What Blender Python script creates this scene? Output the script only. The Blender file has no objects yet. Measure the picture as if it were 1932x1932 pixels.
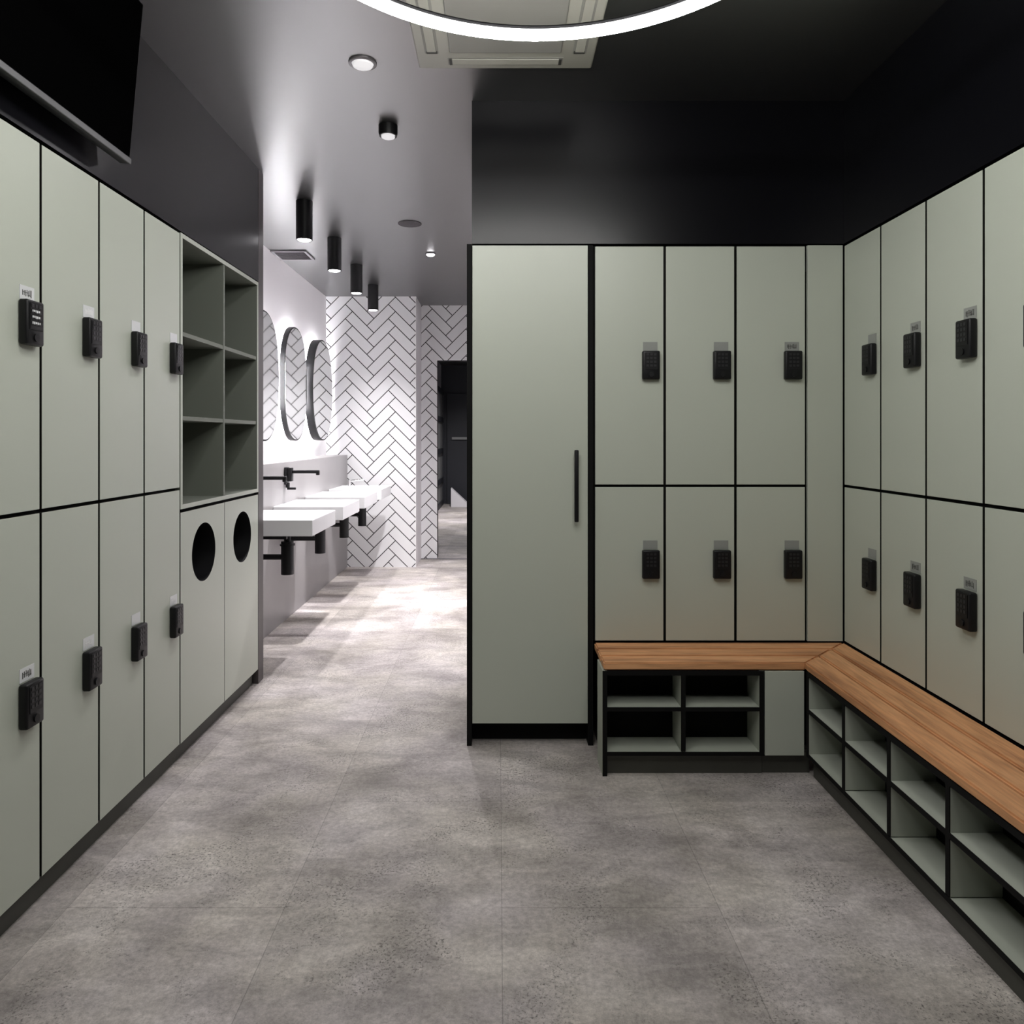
import bpy, bmesh, math, random
from mathutils import Vector, Matrix
C = bpy.context.scene.collection
PI = math.pi
F = 1377.0
H = 1.32            # eye height
XL, XR, D0, ZC, TOP, ROW = 1.287, 1.482, 3.13, 2.765, 2.146, 1.114

# ------------------------------------------------------------------ materials
def new_mat(name):
    m = bpy.data.materials.new(name); m.use_nodes = True
    nt = m.node_tree; b = nt.nodes['Principled BSDF']
    return m, nt, b

def plain(name, col, rough=.5, metal=0., var=.05, scale=6., bump=0., bscale=200., spec=.5, coat=0., ior=1.5):
    
    """solid colour with a faint procedural mottling and optional fine bump"""
    m, nt, b = new_mat(name)
    tc = nt.nodes.new('ShaderNodeTexCoord')
    n = nt.nodes.new('ShaderNodeTexNoise'); n.inputs['Scale'].default_value = scale; n.inputs['Detail'].default_value = 4
    nt.links.new(tc.outputs['Object'], n.inputs['Vector'])
    mx = nt.nodes.new('ShaderNodeMix'); mx.data_type = 'RGBA'
    nt.links.new(n.outputs['Fac'], mx.inputs['Factor'])
    mx.inputs['A'].default_value = (*[c*(1-var) for c in col], 1)
    mx.inputs['B'].default_value = (*[min(1, c*(1+var)) for c in col], 1)
    nt.links.new(mx.outputs['Result'], b.inputs['Base Color'])
    b.inputs['Roughness'].default_value = rough
    b.inputs['Metallic'].default_value = metal
    b.inputs['Specular IOR Level'].default_value = spec
    b.inputs['Coat Weight'].default_value = coat; b.inputs['IOR'].default_value = ior
    if bump:
        n2 = nt.nodes.new('ShaderNodeTexNoise'); n2.inputs['Scale'].default_value = bscale; n2.inputs['Detail'].default_value = 3
        nt.links.new(tc.outputs['Object'], n2.inputs['Vector'])
        bp = nt.nodes.new('ShaderNodeBump'); bp.inputs['Strength'].default_value = bump; bp.inputs['Distance'].default_value = .002
        nt.links.new(n2.outputs['Fac'], bp.inputs['Height']); nt.links.new(bp.outputs['Normal'], b.inputs['Normal'])
    return m

def emit(name, col, strength, base=(.8, .8, .8)):
    m, nt, b = new_mat(name)
    b.inputs['Base Color'].default_value = (*base, 1)
    b.inputs['Emission Color'].default_value = (*col, 1)
    b.inputs['Emission Strength'].default_value = strength
    return m

def concrete():
    m, nt, b = new_mat('concrete_tile')
    L = nt.links.new; N = nt.nodes.new
    tc = N('ShaderNodeTexCoord')
    def noise(scale, detail=6, rough=.6, dist=0., vec=None):
        n = N('ShaderNodeTexNoise'); n.inputs['Scale'].default_value = scale; n.inputs['Detail'].default_value = detail
        n.inputs['Roughness'].default_value = rough; n.inputs['Distortion'].default_value = dist
        L(vec or tc.outputs['Object'], n.inputs['Vector']); return n
    def ramp(src, *stops):
        r = N('ShaderNodeValToRGB'); e = r.color_ramp.elements
        while len(e) < len(stops): e.new(.5)
        for k, (p, c) in enumerate(stops): e[k].position = p; e[k].color = (*c, 1) if len(c) == 3 else c
        L(src, r.inputs['Fac']); return r
    def mixc(a, bb, fac, mode='MIX'):
        x = N('ShaderNodeMix'); x.data_type = 'RGBA'; x.blend_type = mode
        if isinstance(fac, float): x.inputs['Factor'].default_value = fac
        else: L(fac, x.inputs['Factor'])
        for s, k in ((a, 'A'), (bb, 'B')):
            if isinstance(s, tuple): x.inputs[k].default_value = (*s, 1)
            else: L(s, x.inputs[k])
        return x.outputs['Result']
    big = ramp(noise(1.6, 8, .62, .4).outputs['Fac'], (.33, (.285, .264, .25)), (.5, (.465, .435, .415)), (.66, (.62, .588, .568)))
    mp = N('ShaderNodeMapping'); mp.inputs['Scale'].default_value = (1.1, 2.4, 1); L(tc.outputs['Object'], mp.inputs['Vector'])
    streak = ramp(noise(3.5, 7, .65, .6, mp.outputs['Vector']).outputs['Fac'], (.36, (.72, .715, .71)), (.64, (1.2, 1.195, 1.19)))
    col = mixc(big.outputs['Color'], streak.outputs['Color'], .8, 'MULTIPLY')
    tint = ramp(noise(2.3, 4, .5).outputs['Fac'], (.4, (1., .985, .95)), (.6, (.985, .965, .99)))
    col = mixc(col, tint.outputs['Color'], 1., 'MULTIPLY')
    # fine grain and dark pits gathered in patches
    grain = ramp(noise(55, 8, .85).outputs['Fac'], (.33, (.62, .615, .61)), (.67, (1.3, 1.3, 1.3)))
    col = mixc(col, grain.outputs['Color'], 1., 'MULTIPLY')
    pit = ramp(noise(120, 4, .75).outputs['Fac'], (.53, (0, 0, 0)), (.61, (1, 1, 1)))
    patch = ramp(noise(2.8, 5, .7, 1.).outputs['Fac'], (.47, (0, 0, 0)), (.6, (1, 1, 1)))
    pm = N('ShaderNodeMath'); pm.operation = 'MULTIPLY'; L(pit.outputs['Color'], pm.inputs[0]); L(patch.outputs['Color'], pm.inputs[1])
    col = mixc(col, (.12, .11, .10), pm.outputs['Value'])
    chalk = ramp(noise(5.5, 8, .75, 1.5).outputs['Fac'], (.62, (0, 0, 0)), (.78, (.55, .55, .55)))
    col = mixc(col, (.46, .45, .44), chalk.outputs['Color'])
    # 0.61 x 1.2 m tiles laid in half bond along the room
    sp = N('ShaderNodeSeparateXYZ'); L(tc.outputs['Object'], sp.inputs['Vector'])
    ax = N('ShaderNodeMath'); ax.inputs[1].default_value = 12.95; L(sp.outputs['Y'], ax.inputs[0])
    ay = N('ShaderNodeMath'); ay.inputs[1].default_value = 6.09; L(sp.outputs['X'], ay.inputs[0])
    cb = N('ShaderNodeCombineXYZ'); L(ax.outputs[0], cb.inputs['X']); L(ay.outputs[0], cb.inputs['Y'])
    br = N('ShaderNodeTexBrick'); L(cb.outputs['Vector'], br.inputs['Vector'])
    br.inputs['Scale'].default_value = 1; br.inputs['Brick Width'].default_value = 1.2; br.inputs['Row Height'].default_value = .61
    br.inputs['Mortar Size'].default_value = .0016; br.inputs['Mortar Smooth'].default_value = .6; br.offset = .5
    br.inputs['Color1'].default_value = (.82, .82, .82, 1); br.inputs['Color2'].default_value = (1.12, 1.12, 1.12, 1)
    br.inputs['Mortar'].default_value = (.6, .6, .6, 1)
    col = mixc(col, br.outputs['Color'], .85, 'MULTIPLY')
    L(col, b.inputs['Base Color'])
    rr = N('ShaderNodeMapRange'); rr.inputs['To Min'].default_value = .42; rr.inputs['To Max'].default_value = .68
    L(noise(4, 5).outputs['Fac'], rr.inputs['Value']); L(rr.outputs['Result'], b.inputs['Roughness'])
    b.inputs['Specular IOR Level'].default_value = .35
    bp = N('ShaderNodeBump'); bp.inputs['Strength'].default_value = .6; bp.inputs['Distance'].default_value = .006
    L(noise(45, 8, .8).outputs['Fac'], bp.inputs['Height']); L(bp.outputs['Normal'], b.inputs['Normal'])
    return m

def wood(name, axis):
    m, nt, b = new_mat(name); L = nt.links.new; N = nt.nodes.new
    tc = N('ShaderNodeTexCoord'); mp = N('ShaderNodeMapping'); L(tc.outputs['Object'], mp.inputs['Vector'])
    mp.inputs['Scale'].default_value = (.8, 9, 9) if axis == 0 else (9, .8, 9)
    n = N('ShaderNodeTexNoise'); n.inputs['Scale'].default_value = 1.5; n.inputs['Detail'].default_value = 7; n.inputs['Roughness'].default_value = .6; n.inputs['Distortion'].default_value = .5
    L(mp.outputs['Vector'], n.inputs['Vector'])
    r = N('ShaderNodeValToRGB'); e = r.color_ramp.elements
    e[0].position = .25; e[0].color = (.25, .095, .042, 1)
    e[1].position = .78; e[1].color = (.84, .47, .24, 1)
    k = e.new(.48); k.color = (.66, .33, .155, 1)
    L(n.outputs['Fac'], r.inputs['Fac'])
    n2 = N('ShaderNodeTexNoise'); n2.inputs['Scale'].default_value = 9; n2.inputs['Detail'].default_value = 5
    L(mp.outputs['Vector'], n2.inputs['Vector'])
    r2 = N('ShaderNodeValToRGB'); r2.color_ramp.elements[0].position = .3; r2.color_ramp.elements[0].color = (.78, .78, .78, 1); r2.color_ramp.elements[1].position = .6; r2.color_ramp.elements[1].color = (1.05, 1.05, 1.05, 1)
    L(n2.outputs['Fac'], r2.inputs['Fac'])
    mx = N('ShaderNodeMix'); mx.data_type = 'RGBA'; mx.blend_type = 'MULTIPLY'; mx.inputs['Factor'].default_value = 1
    L(r.outputs['Color'], mx.inputs['A']); L(r2.outputs['Color'], mx.inputs['B']); L(mx.outputs['Result'], b.inputs['Base Color'])
    b.inputs['Roughness'].default_value = .5; b.inputs['Specular IOR Level'].default_value = .3
    bp = N('ShaderNodeBump'); bp.inputs['Strength'].default_value = .12; bp.inputs['Distance'].default_value = .002
    L(n2.outputs['Fac'], bp.inputs['Height']); L(bp.outputs['Normal'], b.inputs['Normal'])
    return m

M = dict(
    floor=concrete(),
    black_paint=plain('black_satin_paint', (.003, .003, .0045), .30, var=.1, scale=2, spec=.3),
    ceil_paint=plain('dark_satin_ceiling_paint', (.004, .0038, .0045), .34, var=.08, scale=1.5, spec=1., ior=2.35),
    sage=plain('sage_laminate', (.503, .535, .463), .36, var=.025, scale=1.3, bump=.03, bscale=500, spec=.4),
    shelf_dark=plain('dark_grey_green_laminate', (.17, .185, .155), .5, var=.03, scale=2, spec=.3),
    sage_shaded=plain('sage_laminate_shaded', (.41, .435, .375), .6, var=.03, scale=2, spec=.3),  # sage with a darker colour, standing in for shade inside the cubbies
    carcass=plain('dark_carcass_board', (.010, .010, .008), .7, spec=.2),
    black=plain('black_plastic', (.005, .005, .006), .45, var=.1, scale=30, spec=.35),
    black_board=plain('black_board', (.006, .006, .006), .75, spec=.15),
    key=plain('charcoal_key', (.016, .016, .018), .45),
    plinth=plain('dark_plinth', (.066, .066, .056), .55, var=.25, scale=9, bump=.1, bscale=60),
    taupe=plain('taupe_jamb', (.055, .047, .046), .45, var=.15, scale=4),
    plate=plain('pale_number_plate', (.72, .73, .74), .3),
    plate_grey=plain('grey_number_plate', (.30, .31, .29), .35),
    mark_dark=plain('dark_print', (.06, .06, .055), .6),
    mark_light=plain('light_print', (.9, .9, .9), .5),
    white=plain('white_plaster', (.84, .82, .84), .6, var=.02, scale=3, bump=.05, bscale=90),
    ledge=plain('grey_ledge_panel', (.25, .24, .24), .38, var=.08, scale=5),
    tile=plain('white_glazed_tile', (.76, .76, .77), .25, var=.03, scale=5),
    grout=plain('dark_grout', (.05, .045, .05), .8),
    ceramic=plain('white_solid_surface', (.74, .74, .75), .3, var=.01),
    wood_x=wood('oiled_timber_back', 0), wood_y=wood('oiled_timber_side', 1),
    mirror=plain('silvered_glass', (.93, .94, .94), .04, metal=1., var=.01),
    ac=plain('cream_plastic', (.46, .455, .40), .45, var=.03),
    ac_grey=plain('grey_grille', (.30, .295, .27), .5, var=.03, scale=6),
    ac_dark=plain('dark_slot', (.05, .05, .045), .6),
    grey=plain('grey_metal_mesh', (.09, .085, .09), .9, var=.2, scale=120, spec=.02),
    rim=plain('grey_metal_rim', (.22, .21, .22), .4, metal=.6),
    chrome=plain('chrome', (.7, .7, .7), .15, metal=1.),
    screen=plain('screen_glass', (.0012, .0012, .0013), .4, var=.05, spec=0.),
    bezel=plain('grey_bezel', (.12, .12, .125), .35),
    dark_door=plain('dark_panel', (.032, .034, .042), .45),
    frost=plain('pale_panel', (.34, .345, .34), .5, var=.1, scale=10),
    ring=emit('ring_glow', (1.0, .99, .955), 64),
    lens=emit('lamp_lens', (1, .97, 1), 14),
    lens_dim=emit('dim_lamp_lens', (1, .97, 1), .55, base=(.7, .7, .7)),
    led=emit('mirror_backlight', (.985, .975, 1), 110),
)

# ------------------------------------------------------------------ mesh helpers
class MB:
    def __init__(s): s.bm = bmesh.new()
    def _fin(s, vs, mat):
        for f in {f for v in vs for f in v.link_faces}: f.material_index = mat
    def box(s, x0, x1, y0, y1, z0, z1, mat=0, bev=0., seg=2):
        mtx = Matrix.Translation(((x0+x1)/2, (y0+y1)/2, (z0+z1)/2)) @ Matrix.Diagonal((abs(x1-x0), abs(y1-y0), abs(z1-z0), 1))
        vs = bmesh.ops.create_cube(s.bm, size=1, matrix=mtx)['verts']
        s._fin(vs, mat)
        if bev:
            es = list({e for v in vs for e in v.link_edges})
            bmesh.ops.bevel(s.bm, geom=es, offset=bev, segments=seg, affect='EDGES', profile=.5)
        return s
    def cyl(s, p0, p1, r, mat=0, seg=32, r2=None, caps=True):
        p0, p1 = Vector(p0), Vector(p1); d = p1-p0
        mtx = Matrix.Translation((p0+p1)/2) @ d.to_track_quat('Z', 'Y').to_matrix().to_4x4()
        vs = bmesh.ops.create_cone(s.bm, cap_ends=caps, segments=seg, radius1=r, radius2=r if r2 is None else r2, depth=d.length, matrix=mtx)['verts']
        s._fin(vs, mat); return s
    def prism(s, pts, ax, a, b, mat=0):
        """extrude a 2D outline along axis ax ('x','y','z') from a to b"""
        def P(p, t):
            return {'x': (t, p[0], p[1]), 'y': (p[0], t, p[1]), 'z': (p[0], p[1], t)}[ax]
        va = [s.bm.verts.new(P(p, a)) for p in pts]; vb = [s.bm.verts.new(P(p, b)) for p in pts]
        n = len(pts)
        fs = [s.bm.faces.new(va[::-1]), s.bm.faces.new(vb)]
        for i in range(n): fs.append(s.bm.faces.new((va[i], va[(i+1) % n], vb[(i+1) % n], vb[i])))
        for f in fs: f.material_index = mat
        return s
    def lathe(s, prof, center, mat=0, seg=40):
        rings = []
        cx, cy, cz = center
        for r, z in prof:
            rings.append([s.bm.verts.new((cx+r*math.cos(2*PI*k/seg), cy+r*math.sin(2*PI*k/seg), cz+z)) for k in range(seg)])
        for a, b in zip(rings, rings[1:]):
            for k in range(seg):
                f = s.bm.faces.new((a[k], a[(k+1) % seg], b[(k+1) % seg], b[k])); f.material_index = mat
        return s
    def torus(s, c, R, r, mat=0, seg=128, sub=14, sx=1., sz=1.):
        c = Vector(c); rings = []
        for i in range(seg):
            a = 2*PI*i/seg
            rings.append([s.bm.verts.new((c.x+(R+sx*r*math.cos(b))*math.cos(a), c.y+(R+sx*r*math.cos(b))*math.sin(a), c.z+sz*r*math.sin(b))) for b in [2*PI*j/sub for j in range(sub)]])
        for i in range(seg):
            A, B = rings[i], rings[(i+1) % seg]
            for j in range(sub):
                f = s.bm.faces.new((A[j], B[j], B[(j+1) % sub], A[(j+1) % sub])); f.material_index = mat
        return s
    def mesh(s, name, mats, smooth=False):
        bmesh.ops.recalc_face_normals(s.bm, faces=s.bm.faces[:])
        me = bpy.data.meshes.new(name); s.bm.to_mesh(me); s.bm.free()
        for m in (mats if isinstance(mats, (list, tuple)) else [mats]): me.materials.append(m)
        if smooth:
            for p in me.polygons: p.use_smooth = True
            me.set_sharp_from_angle(angle=math.radians(35))
        return me
    def build(s, name, mats, parent=None, smooth=False):
        return link(name, s.mesh(name, mats, smooth), parent)

def core(m, mat=1):
    """dark core showing on the cut edges of a laminate board lying in x/z"""
    m.bm.normal_update()
    for f in m.bm.faces:
        if abs(f.normal.y) < .3: f.material_index = mat
    return m

def link(name, me, parent=None):
    o = bpy.data.objects.new(name, me); C.objects.link(o)
    if parent is not None: o.parent = parent
    return o

def thing(name, label, cat, loc=(0, 0, 0), rotz=0., group=None):
    o = bpy.data.objects.new(name, None); C.objects.link(o); o.empty_display_size = .1
    o.location = loc; o.rotation_euler = (0, 0, rotz); o['label'] = label; o['category'] = cat
    if group: o['group'] = group
    return o

def struct(mb, name, mats):
    o = mb.build(name, mats); o['kind'] = 'structure'; return o

def lamp(parent, kind, loc, watts, col=(1, 1, 1), radius=.04, spot=None, blend=.6, rot=(0, 0, 0)):
    l = bpy.data.lights.new('lamp_bulb', kind); l.energy = watts; l.color = col
    if kind == 'SPOT': l.spot_size = math.radians(spot); l.spot_blend = blend; l.shadow_soft_size = radius
    elif kind == 'POINT': l.shadow_soft_size = radius
    elif kind == 'AREA': l.shape = 'DISK'; l.size = radius*2
    o = bpy.data.objects.new('lamp_bulb', l); C.objects.link(o); o.parent = parent; o.location = loc; o.rotation_euler = rot
    return o

# ------------------------------------------------------------------ herringbone tiling (front face only lies in x/z, facing -y)
def clip_poly(p, x0, x1, z0, z1):
    for ax, lim, sg in ((0, x0, 1), (0, x1, -1), (1, z0, 1), (1, z1, -1)):
        out = []
        for i in range(len(p)):
            a, b = p[i], p[(i+1) % len(p)]
            da, db = sg*(a[ax]-lim), sg*(b[ax]-lim)
            if da >= 0: out.append(a)
            if (da >= 0) != (db >= 0):
                t = da/(da-db); out.append((a[0]+t*(b[0]-a[0]), a[1]+t*(b[1]-a[1])))
        p = out
        if len(p) < 3: return []
    return p

def herringbone(mb, rects, y, x_org, z_org, w=.1035, n=3, gap=.009, th=.004, mat=1):
    g = gap/2/w
    xs0 = min(r[0] for r in rects); xs1 = max(r[1] for r in rects); zs1 = max(r[3] for r in rects)
    for a in range(-4, 40):
        for b in range(-8, 8):
            for (u0, u1, v0, v1) in ((0, n, 0, 1), (0, 1, 1, 1+n)):
                ou, ov = a+n*b, a-n*b
                q = [(u0+g+ou, v0+g+ov), (u1-g+ou, v0+g+ov), (u1-g+ou, v1-g+ov), (u0+g+ou, v1-g+ov)]
                # rotate 45 degrees: (1,1) becomes straight up
                P = [(x_org+w*(u-v)/math.sqrt(2), z_org+w*(u+v)/math.sqrt(2)) for u, v in q]
                if max(p[0] for p in P) < xs0 or min(p[0] for p in P) > xs1 or max(p[1] for p in P) < 0 or min(p[1] for p in P) > zs1: continue
                for r in rects:
                    c = clip_poly(P, *r)
                    c2 = []
                    for p in c:
                        if not c2 or (abs(p[0]-c2[-1][0])+abs(p[1]-c2[-1][1])) > 1e-5: c2.append(p)
                    if len(c2) > 2 and abs(c2[0][0]-c2[-1][0])+abs(c2[0][1]-c2[-1][1]) < 1e-5: c2.pop()
                    if len(c2) > 2: mb.prism(c2, 'y', y-th, y+.001, mat)

# ------------------------------------------------------------------ the setting
struct(MB().box(-3, 2.2, -1.6, 15.2, -.1, 0), 'floor', M['floor'])
struct(MB().box(-3, 2.2, -1.6, 15.2, ZC, ZC+.1), 'ceiling', M['ceil_paint'])
w = MB(); w.box(-1.9, -XL, -1.6, 3.915, TOP+.012, ZC)
w.box(-1.95, -1.76, -1.6, 3.915, 0, TOP+.012)
w.box(-1.76, -XL-.01, -1.6, 1.745, 0, TOP+.012)
struct(w, 'wall_left', M['black_paint'])
w = MB(); w.box(-.113, 2.1, D0, 3.9, TOP+.006, ZC)
w.box(-.113, 2.1, 3.66, 3.9, 0, TOP+.006)
w.box(.43, 2.1, D0+.006, 3.66, 0, .440)
struct(w, 'wall_back', M['black_paint'])
w = MB(); w.box(XR, 2.1, -1.6, D0, TOP+.006, ZC)
w.box(1.96, 2.1, -1.6, D0+.006, 0, TOP+.006)
w.box(XR+.006, 1.96, 1.0, D0+.006, 0, .440)
w.box(XR+.006, 1.96, -1.6, 1.915, 0, TOP+.006)
struct(w, 'wall_right', M['black_paint'])
struct(MB().box(-1.95, 2.1, -1.7, -1.6, 0, ZC), 'wall_rear', M['black_paint'])
# doorway jamb at the far end of the left units
w = MB(); w.box(-XL-.030, -XL, 3.917, 4.0, 0, ZC, 0, .002); w.box(-1.95, -XL-.030, 3.93, 4.0, 0, ZC)
struct(w, 'trim_1', M['taupe'])
# kick board under the left units
struct(MB().box(-1.72, -XL-.030, 1.753, 3.912, 0, .0755, 0, .002), 'baseboard_left', M['plinth'])

# washroom beyond
struct(MB().box(-1.95, -1.76, 4.0, 7.46, 0, ZC), 'wall_washroom_left', M['white'])
w = MB(); w.box(-1.76, -1.54, 4.0, 7.455, 0, 1.145, 0, .003)
struct(w, 'wall_ledge', M['ledge'])
w = MB(); w.box(-1.95, -.845, 7.464, 8.1, 0, ZC, 0); w.box(-.845, -.84, 7.462, 7.968, 0, ZC, 2)
herringbone(w, [(-1.76, -.842, 0, ZC)], 7.464, -1.27, .05)
struct(w, 'wall_washroom_back', [M['grout'], M['tile'], M['white']])
w = MB(); w.box(-.84, -.666, 7.97, 8.1, 0, ZC); w.box(-.666, .3, 7.97, 8.1, 2.165, ZC)
herringbone(w, [(-.84, -.666, 0, ZC), (-.666, -.12, 2.165, ZC)], 7.97, -.50, .02)
struct(w, 'wall_washroom_recess', [M['grout'], M['tile']])
struct(MB().box(-.12, .3, 3.9, 7.97, 0, ZC), 'wall_washroom_right', M['white'])
struct(MB().box(-1.3, -1.14, 8.1, 14.6, 0, ZC), 'wall_corridor_left', M['white'])
struct(MB().box(-.08, .3, 8.1, 14.6, 0, ZC), 'wall_corridor_right', M['dark_door'])
struct(MB().box(-1.3, .3, 14.6, 14.7, 0, ZC), 'wall_corridor_end', M['dark_door'])
struct(MB().box(-.84, -.12, 7.93, 7.968, 0, .006), 'trim_2', M['rim'])

# ------------------------------------------------------------------ lockers
MESH = {}
def cached(key, fn):
    if key not in MESH: MESH[key] = fn()
    return MESH[key]

def marks(kind):
    """small upright strokes and cross strokes of the worn numbers on a plate, local to the plate centre"""
    rnd = random.Random(kind)
    m = MB(); x = -.020
    while x < .019:
        ww = rnd.choice((.0016, .0022, .003)); h0 = rnd.uniform(-.011, -.006); h1 = rnd.uniform(.006, .011)
        m.box(x, x+ww, -.0018, -.0009, h0, h1); x += ww + rnd.uniform(.0025, .005)
    m.box(-.018, .004, -.0018, -.0009, .0005, .002); m.box(.004, .018, -.0018, -.0009, -.006, -.0045)
    return m

def make_locker(wd, ht, label, loc, rotz, group, plate='plate', mark=None, rows=0):
    t = thing('locker', label, 'locker', loc, rotz, group)
    dp, bt = .44, .0185
    def body():
        m = MB(); a = .0008; s = .016
        m.box(a, s, bt+.002, dp, a, ht-a); m.box(wd-s, wd-a, bt+.002, dp, a, ht-a)
        m.box(s, wd-s, bt+.002, dp, a, s); m.box(s, wd-s, bt+.002, dp, ht-s, ht-a); m.box(s, wd-s, dp-.008, dp, s, ht-s)
        return m.mesh('body', M['carcass'])
    link('body', cached(('body', wd, ht), body), t)
    g = .0055
    link('door', cached(('door', wd, ht), lambda: core(MB().box(g, wd-g, 0, bt, g, ht-g, 0, .001)).mesh('door', [M['sage'], M['carcass']])), t)
    zc, xc = ht/2, wd-.062
    def lk():
        m = MB(); m.box(-.037, .037, -.026, -.0005, -.061, .061, 0, .006, 3)
        m.cyl((.0, -.030, -.040), (.0, -.026, -.040), .011, 0, 20)
        return m.mesh('lock', M['black'], True)
    l = link('lock', cached('lock', lk), t); l.location = (xc, 0, zc)
    def kp():
        m = MB(); m.box(-.027, .027, -.0275, -.0262, -.020, .052)
        for r in range(4):
            for c in range(3): m.box(-.022+c*.0155, -.0105+c*.0155, -.0287, -.0276, .040-r*.016, .050-r*.016, 1, .0004, 1)
        return m.mesh('keypad', [M['black'], M['key']])
    k = link('keypad', cached('keypad', kp), l)
    if rows:
        def rw():
            m = MB(); rnd = random.Random(4)
            for r in range(3):
                x = -.020
                for c in range(5):
                    ww = rnd.uniform(.003, .006); m.box(x, x+ww, -.0294, -.0288, .030-r*.016-rnd.uniform(.001, .003), .034-r*.016); x += ww+.0025
            return m.mesh('keypad_print', M['plate'])
        link('keypad_print', cached('rw', rw), l)
    p = link('number_plate', cached(('plate', plate), lambda: MB().box(-.031, .031, -.0012, -.0002, -.019, .019, 0).mesh('number_plate', M[plate])), t)
    p.location = (xc, 0, zc+.061+.0205)
    if mark:
        link('plate_print', cached(('mk', mark, plate), lambda: marks(mark).mesh('plate_print', M['mark_dark' if plate == 'plate_grey' or mark % 2 else 'mark_light'])), p)
    return t

LP = .300
yl = [1.7537+LP*k for k in range(5)]
where_l = ['nearest, cut by the left photo edge', 'second from the left photo edge',
           'third from the left photo edge', 'next to the dark open shelves']
where_l2 = ['nearest, cut by the left photo edge', 'second from the left photo edge',
            'third from the left photo edge', 'next to the cabinets with round holes']
for k in range(4):
    make_locker(LP, 2.152-ROW, 'upper green locker of the left wall, '+where_l[k], (-XL, yl[k], ROW), PI/2,
                'upper lockers of the left wall', 'plate', (3, 2, None, None)[k], rows=1 if k == 0 else 0)
    make_locker(LP, ROW-.077, 'lower green locker of the left wall, '+where_l2[k], (-XL, yl[k], .077), PI/2,
                'lower lockers of the left wall', 'plate', (5, 4, None, 6)[k])
BP = .3035
where_b = ['beside the tall cupboard', 'middle one of three', 'beside the corner filler strip']
for k in range(3):
    x = .4105+BP*k
    make_locker(BP, TOP-ROW, 'upper green locker of the far wall, '+where_b[k], (x, D0, ROW), 0,
                'upper lockers of the far wall', 'plate_grey', (None, None, 7)[k])
    make_locker(BP, ROW-.445, 'short lower green locker above the far bench, '+where_b[k], (x, D0, .445), 0,
                'lower lockers of the far wall', 'plate_grey', None)
where_r = ['in the inner corner', 'second from the inner corner', 'third from the inner corner', 'nearest, cut by the right photo edge']
for k in range(4):
    y = D0-.001-LP*k
    make_locker(LP, TOP-ROW, 'upper green locker of the right wall, '+where_r[k], (XR, y, ROW), -PI/2,
                'upper lockers of the right wall', 'plate_grey', (None, 8, 9, 11)[k])
    make_locker(LP, ROW-.445, 'short lower green locker above the side bench, '+where_r[k], (XR, y, .445), -PI/2,
                'lower lockers of the right wall', 'plate_grey', (None, 10, 12, None)[k])

# corner filler strips
xf = .4105+3*BP
o = MB().box(xf+.006, XR-.004, D0, D0+.018, .447, TOP, 0, .001).build('filler_panel', M['sage'])
o['label'] = 'plain narrow sage green strip closing the far right locker corner above the bench'; o['category'] = 'panel'

# ------------------------------------------------------------------ tall cupboard
t = thing('tall_cupboard', 'tall sage green cupboard with a black bar handle beside the doorway', 'cupboard', (-.113, D0, 0))
m = MB(); m.box(0, .018, .02, .5, .093, TOP); m.box(.480, .497, .02, .5, .093, TOP); m.box(.018, .48, .02, .5, .093, .111); m.box(.018, .48, .02, .5, TOP-.018, TOP); m.box(.018, .48, .49, .5, .111, TOP-.018)
m.build('body', M['carcass'], t)
d = core(MB().box(.002, .497, 0, .0185, .095, TOP-.001, 0, .001)).build('door', [M['sage'], M['carcass']], t)
m = MB(); m.box(.437, .455, -.034, -.020, .962, 1.268, 0, .004, 3)
for z in (1.0, 1.23): m.cyl((.446, -.021, z), (.446, .001, z), .005, 0, 16)
m.build('handle', M['black'], d, True)
MB().box(.0, .497, .07, .088, 0, .093).build('kick_board', M['black_board'], t)
MB().box(-.0215, -.0005, -.004, .5, 0, TOP+.004, 0, .001).build('side_panel', M['black_board'], t)
MB().box(.4985, .5205, -.001, .5, 0, TOP, 0, .001).build('side_panel', M['black_board'], t)

# ------------------------------------------------------------------ open shelves and hamper cabinets on the left
SY = 2.9537+.001; SW = .957
t = thing('open_shelf_unit', 'open sage green shelving of six pigeonholes above the round-hole cabinets', 'shelf', (-XL, SY, 1.03), PI/2)
hh = 2.152-1.03; tk = .018
m = MB(); m.box(0, tk, 0, .42, 0, hh, 0, .001); m.box(SW-tk, SW, 0, .42, 0, hh, 0, .001)
m.box(tk, SW-tk, 0, .42, hh-tk, hh, 0, .001); m.box(tk, SW-tk, 0, .42, 0, tk, 0, .001)
for a_ in ((0, tk, 0, hh), (SW-tk, SW, 0, hh), (tk, SW-tk, hh-tk, hh), (tk, SW-tk, 0, tk)): m.box(a_[0], a_[1], -.0015, -.0001, a_[2], a_[3], 1)
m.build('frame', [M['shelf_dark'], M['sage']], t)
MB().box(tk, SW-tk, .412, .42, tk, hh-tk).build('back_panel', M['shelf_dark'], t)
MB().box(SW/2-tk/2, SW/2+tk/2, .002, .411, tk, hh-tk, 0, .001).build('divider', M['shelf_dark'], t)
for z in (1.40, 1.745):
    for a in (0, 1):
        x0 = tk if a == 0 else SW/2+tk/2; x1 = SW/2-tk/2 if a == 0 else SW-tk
        MB().box(x0+.0005, x1-.0005, .004, .411, z-1.03-tk/2, z-1.03+tk/2, 0, .001).build('shelf', M['shelf_dark'], t)

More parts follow.
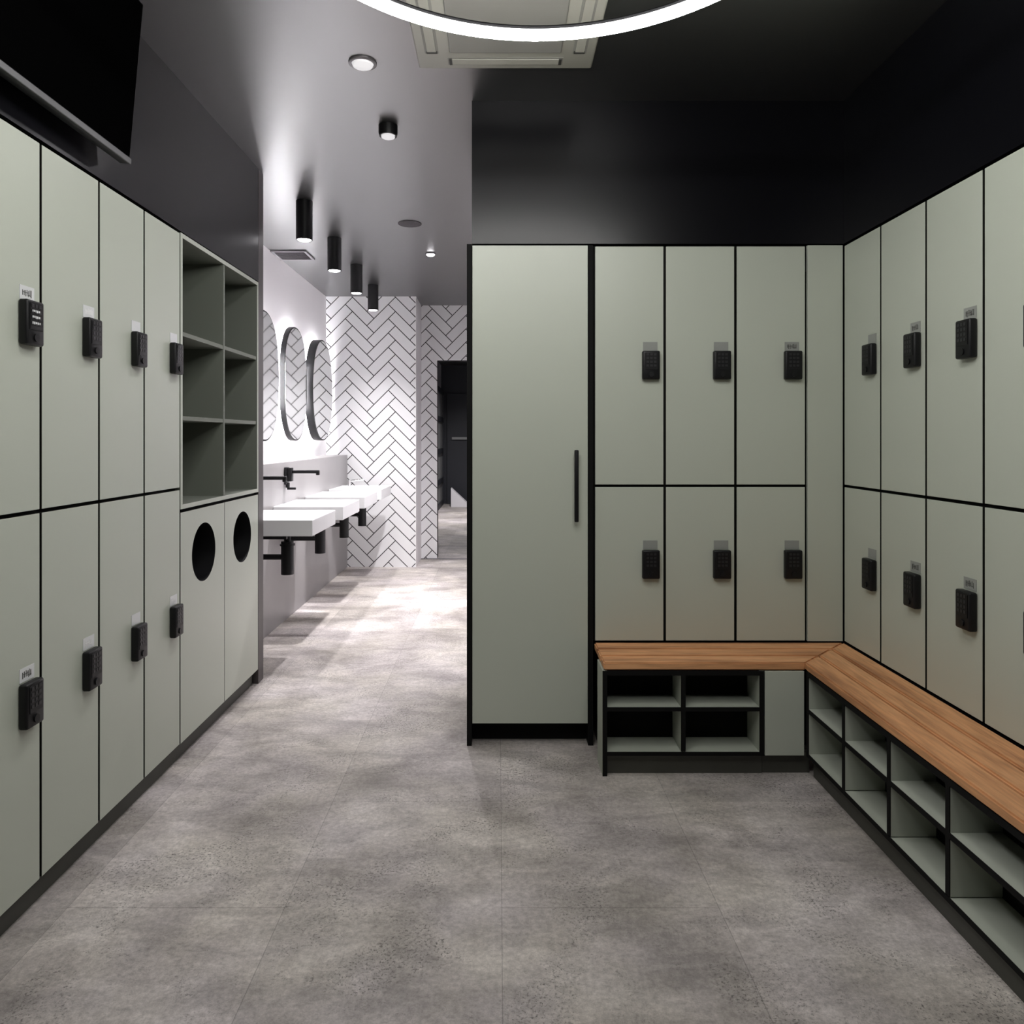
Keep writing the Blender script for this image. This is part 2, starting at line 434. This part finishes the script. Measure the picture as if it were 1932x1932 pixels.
def holed_plate(x0, x1, z0, z1, y0, y1, cx, cz, r, n=64):
    m = MB(); bm = m.bm
    angs = sorted([2*PI*k/n for k in range(n)] + [math.atan2(zz-cz, xx-cx) % (2*PI) for xx in (x0, x1) for zz in (z0, z1)])
    def outer(a):
        c, s = math.cos(a), math.sin(a); ts = []
        if c > 1e-9: ts.append((x1-cx)/c)
        if c < -1e-9: ts.append((x0-cx)/c)
        if s > 1e-9: ts.append((z1-cz)/s)
        if s < -1e-9: ts.append((z0-cz)/s)
        q = min(ts); return cx+q*c, cz+q*s
    R = []
    for a in angs:
        ox, oz = outer(a); ix, iz = cx+r*math.cos(a), cz+r*math.sin(a)
        R.append([bm.verts.new((ox, y0, oz)), bm.verts.new((ix, y0, iz)), bm.verts.new((ix, y1, iz)), bm.verts.new((ox, y1, oz))])
    for i in range(len(R)):
        A, B = R[i], R[(i+1) % len(R)]
        for j in range(4): bm.faces.new((A[j], B[j], B[(j+1) % 4], A[(j+1) % 4]))
    return core(m)

HW = .478
for k in range(2):
    t = thing('hamper_cabinet', ('sage green towel hamper cabinet with a round black hole, beside the lockers',
                                 'sage green towel hamper cabinet with a round black hole, beside the doorway jamb')[k],
              'cabinet', (-XL, SY+k*(HW+.001), .077), PI/2, 'hamper cabinets of the left wall')
    hz = 1.028-.077
    m = MB(); m.box(0, .016, .02, .42, 0, hz); m.box(HW-.016, HW, .02, .42, 0, hz); m.box(.016, HW-.016, .02, .42, 0, .016)
    m.box(.016, HW-.016, .02, .42, hz-.016, hz); m.box(.016, HW-.016, .41, .42, .016, hz-.016)
    m.build('body', M['black_board'], t)
    d = holed_plate(.002, HW-.002, .003, hz-.012, 0, .0185, HW/2, .822-.077, .127).build('door', [M['sage'], M['carcass']], t)
    m = MB(); m.cyl((HW/2, .001, .745), (HW/2, .16, .745), .1265, 0, 64, caps=False)
    m.build('hole_lining', M['black'], d, True)

# ------------------------------------------------------------------ corner bench and shoe cubbies
BZ, BT, BD = .443, .030, .284
t = thing('corner_bench', 'L shaped orange timber bench top running along the far and right lockers', 'bench', (0, 0, 0))
mit = lambda y: XR-(D0-y)
for i in range(3):
    a, b = D0-.002-(BD/3)*i-(.004 if i else 0), D0-(BD/3)*(i+1)+(.004 if i < 2 else 0)
    m = MB().prism([(.412, a), (.412, b), (mit(b)-.0006, b), (mit(a)-.0006, a)], 'z', BZ-BT, BZ)
    bmesh.ops.bevel(m.bm, geom=m.bm.edges[:], offset=.005, segments=2, affect='EDGES'); m.build('seat_plank', M['wood_x'], t)
    a, b = XR-.002-(BD/3)*i-(.004 if i else 0), XR-(BD/3)*(i+1)+(.004 if i < 2 else 0)
    ymit = lambda x: D0-(XR-x)
    m = MB().prism([(a, 1.36), (a, ymit(a)-.0006), (b, ymit(b)-.0006), (b, 1.36)], 'z', BZ-BT, BZ)
    bmesh.ops.bevel(m.bm, geom=m.bm.edges[:], offset=.005, segments=2, affect='EDGES'); m.build('seat_plank', M['wood_y'], t)

def cubby(label, loc, rotz, ncol, pitch, dp, left_end):
    t = thing('shoe_cubby', label, 'shoe rack', loc, rotz, 'shoe cubbies under the bench')
    tk = .018; W = ncol*pitch+tk; zb, zt, zm = .080, BZ-BT-.002, .262
    def edged(m, x0, x1, z0, z1, y1=None, y0=.003):
        m.box(x0, x1, y0, y1 or dp, z0, z1, 0); m.box(x0, x1, 0, y0, z0, z1, 1)
    MM = [M['sage_shaded'], M['black_board']]
    m = MB(); edged(m, 0, tk, 0 if left_end else zb, zt); m.build('side_panel', MM, t)
    m = MB(); edged(m, W-tk, W, zb, zt); m.build('side_panel', MM, t)
    for k in range(1, ncol):
        m = MB(); edged(m, k*pitch, k*pitch+tk, zb+tk, zt-tk, dp-.008); m.build('divider', MM, t)
    m = MB(); edged(m, tk, W-tk, zb, zb+tk-.003, dp-.008); m.build('bottom_panel', MM, t)
    m = MB(); edged(m, tk, W-tk, zt-tk, zt, dp-.008); m.build('top_panel', [M['black_board']]*2, t)
    for k in range(ncol):
        m = MB(); edged(m, k*pitch+tk+.0003, (k+1)*pitch-.0003, zm-tk/2, zm+tk/2-.002, dp-.008); m.build('shelf', MM, t)
    MB().box(tk, W-tk, dp-.008, dp, zb, zt).build('back_panel', M['black_board'], t)
    MB().box(tk if left_end else 0, W, .028, .044, 0, zb-.001).build('kick_board', M['plinth'], t)
    return t
cubby('black edged shoe cubby of four boxes under the far bench', (.407, D0-BD-.001, 0), 0, 2, .306, .15, True)
cubby('long black edged shoe cubby under the side bench on the right', (XR-BD+.002, D0-BD-.003, 0), -PI/2, 5, .2945, .15, False)
m = MB().box(1.0405, 1.193, D0-BD-.001, D0-BD+.017, .081, BZ-BT-.003, 0, .0015); m.box(1.0395, XR-BD+.028, D0-BD+.032, D0-BD+.05, 0, .079, 1)
o = m.build('filler_panel', [M['sage'], M['plinth']])
o['label'] = 'small plain sage green panel under the bench corner between the two shoe cubbies'; o['category'] = 'panel'

# ------------------------------------------------------------------ ring light
RX, RY, RZ, RR = .106, 1.43, 2.47, .653
t = thing('ring_light', 'big glowing white ring lamp hanging below the dark ceiling', 'lamp', (RX, RY, RZ))
MB().torus((0, 0, 0), RR, .0165, sz=1.0, sx=.9).build('light_tube', M['ring'], t, True)
m = MB().torus((0, 0, .015), RR, .0085, sub=10, sx=1.9); m.build('housing', M['black'], t, True)
for a in (-PI/2, PI*.12, PI*.88):
    MB().cyl((RR*math.cos(a), RR*math.sin(a), .024), (RR*math.cos(a), RR*math.sin(a), ZC-RZ), .0012, 0, 8).build('cable', M['black'], t)

# ------------------------------------------------------------------ ceiling cassette
t = thing('ceiling_air_conditioner', 'square cream air conditioner set in the ceiling behind the glowing ring', 'air conditioner', (.027, 2.47, ZC))
m = MB(); m.box(-.33, .33, -.33, .33, -.030, -.001, 0, .008, 3); m.build('fascia', M['ac'], t, True)
m = MB(); m.box(-.205, .205, -.205, .205, -.037, -.028, 0, .006, 3)
m.build('intake_grille', M['ac_grey'], t)
for k in range(4):
    m = MB(); m.box(-.215, .215, -.296, -.246, -.0312, -.028, 0); m.box(-.20, .20, -.288, -.254, -.035, -.0305, 1, .001, 1)
    m.box(-.21, -.20, -.290, -.25, -.036, -.03, 2); m.box(.20, .21, -.290, -.25, -.036, -.03, 2)
    o = m.build('louvre', [M['ac_grey'], M['ac'], M['ac_dark']], t); o.rotation_euler = (0, 0, k*PI/2)
del m

# ------------------------------------------------------------------ small ceiling fittings
def downlight(label, x, y, r, lens, drop=.006, watts=0, spot=110, body='rim', group='ceiling downlights', wc=(1, .97, .995)):
    t = thing('ceiling_downlight', label, 'ceiling light', (x, y, ZC), 0, group)
    m = MB().lathe([(r*.55, -.0005), (r, -.0005), (r, -drop*.7), (r*.93, -drop), (r*.78, -drop), (r*.78, -drop*.5)], (0, 0, 0)); m.build('housing', M[body], t, True)
    m = MB().lathe([(r*.775, -drop*.5), (r*.7, -drop-.006), (r*.45, -drop-.011), (.001, -drop-.013)], (0, 0, 0)); m.build('lens', M[lens], t, True)
    if watts: lamp(t, 'SPOT', (0, 0, -drop-.02), watts, wc, r*.7, spot, 1.)
    return t
downlight('white round ceiling light left of the air conditioner, nearest the ring lamp', -.522, 2.81, .054, 'lens_dim', .008, 24, 165)
downlight('black stubby ceiling spotlight with white lens, behind the round white one', -.510, 3.38, .044, 'lens_dim', .048, 30, 160, 'black')
downlight('small lit ceiling spotlight at the far end beside the cupboard post', -.530, 5.72, .042, 'lens', .01, 370, 128)
t = thing('ceiling_speaker', 'flush dark grey round speaker grille in the washroom ceiling', 'speaker', (-.596, 4.92, ZC))
MB().lathe([(.079, -.0005), (.079, -.004), (.072, -.006), (.070, -.004)], (0, 0, 0)).build('bezel', M['grey'], t, True)
MB().lathe([(.0695, -.004), (.04, -.0065), (.001, -.007)], (0, 0, 0)).build('grille', M['grey'], t, True)
t = thing('ceiling_vent', 'square grey vent in the washroom ceiling above the mirrors', 'vent', (-1.618, 5.755, ZC))
m = MB(); m.box(-.138, .138, -.138, -.118, -.012, -.001); m.box(-.138, .138, .118, .138, -.012, -.001); m.box(-.138, -.118, -.118, .118, -.012, -.001); m.box(.118, .138, -.118, .118, -.012, -.001)
m.build('frame', M['rim'], t)
m = MB(); m.box(-.118, .118, -.118, .118, -.004, -.001)
for k in range(8): m.box(-.117, .117, -.112+k*.0295, -.100+k*.0295, -.010, -.004)
m.build('louvre_grille', M['grey'], t)

# ------------------------------------------------------------------ washroom pendants, basins, taps, mirrors
PY = [4.46, 5.28, 6.10, 6.91]
wp = ['nearest, biggest of the row', 'second from the front, over the second basin', 'third from the front', 'farthest, in front of the herringbone tiles']
for k, y in enumerate(PY):
    t = thing('ceiling_spotlight', 'black cylinder ceiling lamp over the basins, '+wp[k], 'lamp', (-1.185, y, ZC), 0, 'black cylinder lamps over the basins')
    MB().lathe([(.001, -.0005), (.05, -.0005), (.05, -.236), (.0485, -.238), (.045, -.238), (.045, -.226), (.001, -.226)], (0, 0, 0)).build('shade', M['black'], t, True)
    MB().lathe([(.0445, -.230), (.036, -.240), (.001, -.244)], (0, 0, 0)).build('lens', M['lens'], t, True)
    lamp(t, 'SPOT', (0, 0, -.25), 95, (1, .975, .99), .035, 96, 1.)

wb = ['nearest the camera', 'second from the front', 'third from the front', 'farthest, against the herringbone wall']
for k, y in enumerate(PY):
    t = thing('washbasin', 'white rectangular wall basin on the grey ledge, '+wb[k], 'basin', (-1.538, y, .757), 0, 'washbasins along the ledge')
    m = MB(); m.box(0, .478, -.295, .295, 0, .093, 0, .004)
    top = [f for f in m.bm.faces if f.normal.z > .9 and f.calc_area() > .1]
    r = bmesh.ops.inset_individual(m.bm, faces=top, thickness=.03)
    bmesh.ops.translate(m.bm, verts=list(top[0].verts), vec=(0, 0, -.055))
    for v in top[0].verts: v.co.x = .239+(v.co.x-.239)*.9; v.co.y *= .92
    m.build('bowl', M['ceramic'], t)
    MB().box(.002, .30, -.2, -.17, -.03, -.0005).box(.002, .30, .17, .2, -.03, -.0005).build('mount_bracket', M['black'], t)
    MB().cyl((.24, 0, .037), (.24, 0, .041), .022, 0, 24).build('drain', M['chrome'], t, True)
    m = MB(); m.cyl((.25, 0, -.001), (.25, 0, -.10), .02, 0, 20); m.cyl((.25, 0, -.07), (.25, 0, -.27), .038, 0, 28); m.cyl((.25, 0, -.085), (.25, 0, -.095), .045, 0, 28)
    tr = m.build('trap', M['black'], t, True)
    MB().cyl((.002, 0, -.165), (.22, 0, -.165), .017, 0, 16).cyl((.002, 0, -.165), (.010, 0, -.165), .03, 0, 20).build('waste_pipe', M['black'], tr, True)

for k in (0, 1):
    t = thing('wall_tap', ('black square wall tap at the doorway edge, only its spout showing', 'black square wall tap with a long spout in front of the grey ledge')[k],
              'tap', (-1.538, PY[k], 1.045), 0, 'black wall taps')
    MB().box(.001, .016, -.040, .040, -.062, .062, 0, .003).box(.016, .050, -.026, .026, -.040, .058, 0, .004).build('body', M['black'], t, True)
    MB().box(.045, .245, -.014, .014, .018, .040, 0, .004).box(.222, .245, -.014, .014, .005, .03, 0, .004).build('spout', M['black'], t, True)
    MB().cyl((.016, 0, -.085), (.016, 0, -.05), .014, 0, 20).box(.012, .075, -.008, .008, -.100, -.084, 0, .003).build('lever', M['black'], t, True)
t = thing('deck_tap', 'small chrome tap on the farthest basin beside the ledge end', 'tap', (-1.44, 7.06, .852), 0)
MB().cyl((0, 0, -.002), (0, 0, .06), .016, 0, 20).build('body', M['chrome'], t, True)
MB().cyl((0, 0, .05), (.14, 0, .065), .010, 0, 16).build('spout', M['chrome'], t, True)

def outline(k, sc=1., n=72):
    P = []
    for i in range(n):
        a = 2*PI*i/n; c, s = math.cos(a), math.sin(a)
        x = .355*math.copysign(abs(c)**.92, c); z = .475*math.copysign(abs(s)**.92, s)
        if k == 1:       # soft waisted outline: near edge curves in
            x *= 1.0-.10*math.exp(-(z/.17)**2)*(1 if c < 0 else .3)
        if k == 2: x *= 1.1
        P.append((x*sc, z*sc))
    return P
wm = ['partly hidden by the doorway jamb', 'middle one with a waisted outline', 'farthest, with a thick dark near edge']
for k in range(3):
    t = thing('wall_mirror', 'backlit rounded mirror over the basins, '+wm[k], 'mirror', (-1.758, PY[k+1]+.02, 1.77), PI/2, 'backlit mirrors over the basins')
    MB().prism(outline(k, .90), 'y', -.022, -.001).build('backlight', M['led'], t)
    dpt = .095 if k == 2 else .062
    MB().prism(outline(k, 1.), 'y', -dpt, -.0225).build('frame', M['black'], t, True)
    MB().prism(outline(k, .975), 'y', -dpt-.0025, -dpt-.0002).build('glass', M['mirror'], t, True)

# ------------------------------------------------------------------ television on the left wall
t = thing('television', 'tilted black television high on the dark left wall at the photo corner', 'television', (-XL+.061, 1.90, 2.222), PI/2)
t.rotation_euler = (math.radians(5), 0, PI/2)
MB().box(-.50, .505, -.012, .020, 0, .53, 0, .004).build('casing', M['black'], t, True)
MB().box(-.492, .497, -.0135, -.0122, .022, .522).build('screen', M['screen'], t)
MB().box(-.50, .505, -.0165, -.0122, .0, .018, 0, .002).build('bezel', M['bezel'], t)
MB().box(-.12, .12,   .0205, .036, .02, .36).build('wall_mount', M['black'], t)

# ------------------------------------------------------------------ beyond the recess: dark corridor
for k in range(2):
    y0, y1 = 9.4+k*2.6, 11.9+k*2.6
    t = thing('cubicle_partition', ('pale framed cubicle partition in the dark corridor, nearer one', 'pale framed cubicle partition in the dark corridor, by the end door')[k],
              'partition', (-1.135, y0, 0), 0, 'framed partitions of the corridor')
    L_ = y1-y0
    m = MB()
    for z in (.0, .45, 1.02, 1.62, 2.16): m.box(0, .05, 0, L_, z, z+.10)
    for y in (0, L_-.06): m.box(0, .051, y, y+.06, 0, 2.26)
    m.build('frame', M['dark_door'], t)
    MB().box(.015, .03, .06, L_-.06, .1, 2.16).build('pane', M['frost'], t)
t = MB().box(-1.02, -.16, 14.54, 14.598, .004, 2.2, 0, .003).build('door_1', M['dark_door']); t['kind'] = 'structure'
MB().box(-.92, -.30, 14.50, 14.54, 1.285, 1.335).build('push_bar', M['frost'], t)
o = MB().prism([(-.90, .002), (-.60, .002), (-.60, .08), (-.90, .36)], 'y', 13.9, 14.15).build('floor_wedge', M['white'])
o['label'] = 'pale slanted block on the floor of the dark corridor'; o['category'] = 'block'
# added lamp, hidden from the camera, that brightens the corridor
downlight('added unseen ceiling light brightening the corridor beyond the tiled opening', -.55, 12.0, .06, 'lens', .01, 420, 150)

# ------------------------------------------------------------------ world, camera, view
wd = bpy.data.worlds.new('world'); bpy.context.scene.world = wd; wd.use_nodes = True
wd.node_tree.nodes['Background'].inputs['Color'].default_value = (.5, .52, .5, 1)
wd.node_tree.nodes['Background'].inputs['Strength'].default_value = .0
cam = bpy.data.cameras.new('camera'); co = bpy.data.objects.new('camera', cam); C.objects.link(co)
cam.sensor_width = 36; cam.lens = F/1932*36; cam.clip_start = .02
cam.shift_x = (966-940)/1932; cam.shift_y = -(966-826)/1932
co.location = (0, 0, H); co.rotation_euler = (PI/2, 0, 0)
sc = bpy.context.scene; sc.camera = co
vs = sc.view_settings; vs.view_transform = 'Standard'; vs.look = 'None'; vs.gamma = 1; vs.exposure = 0; vs.use_curve_mapping = False
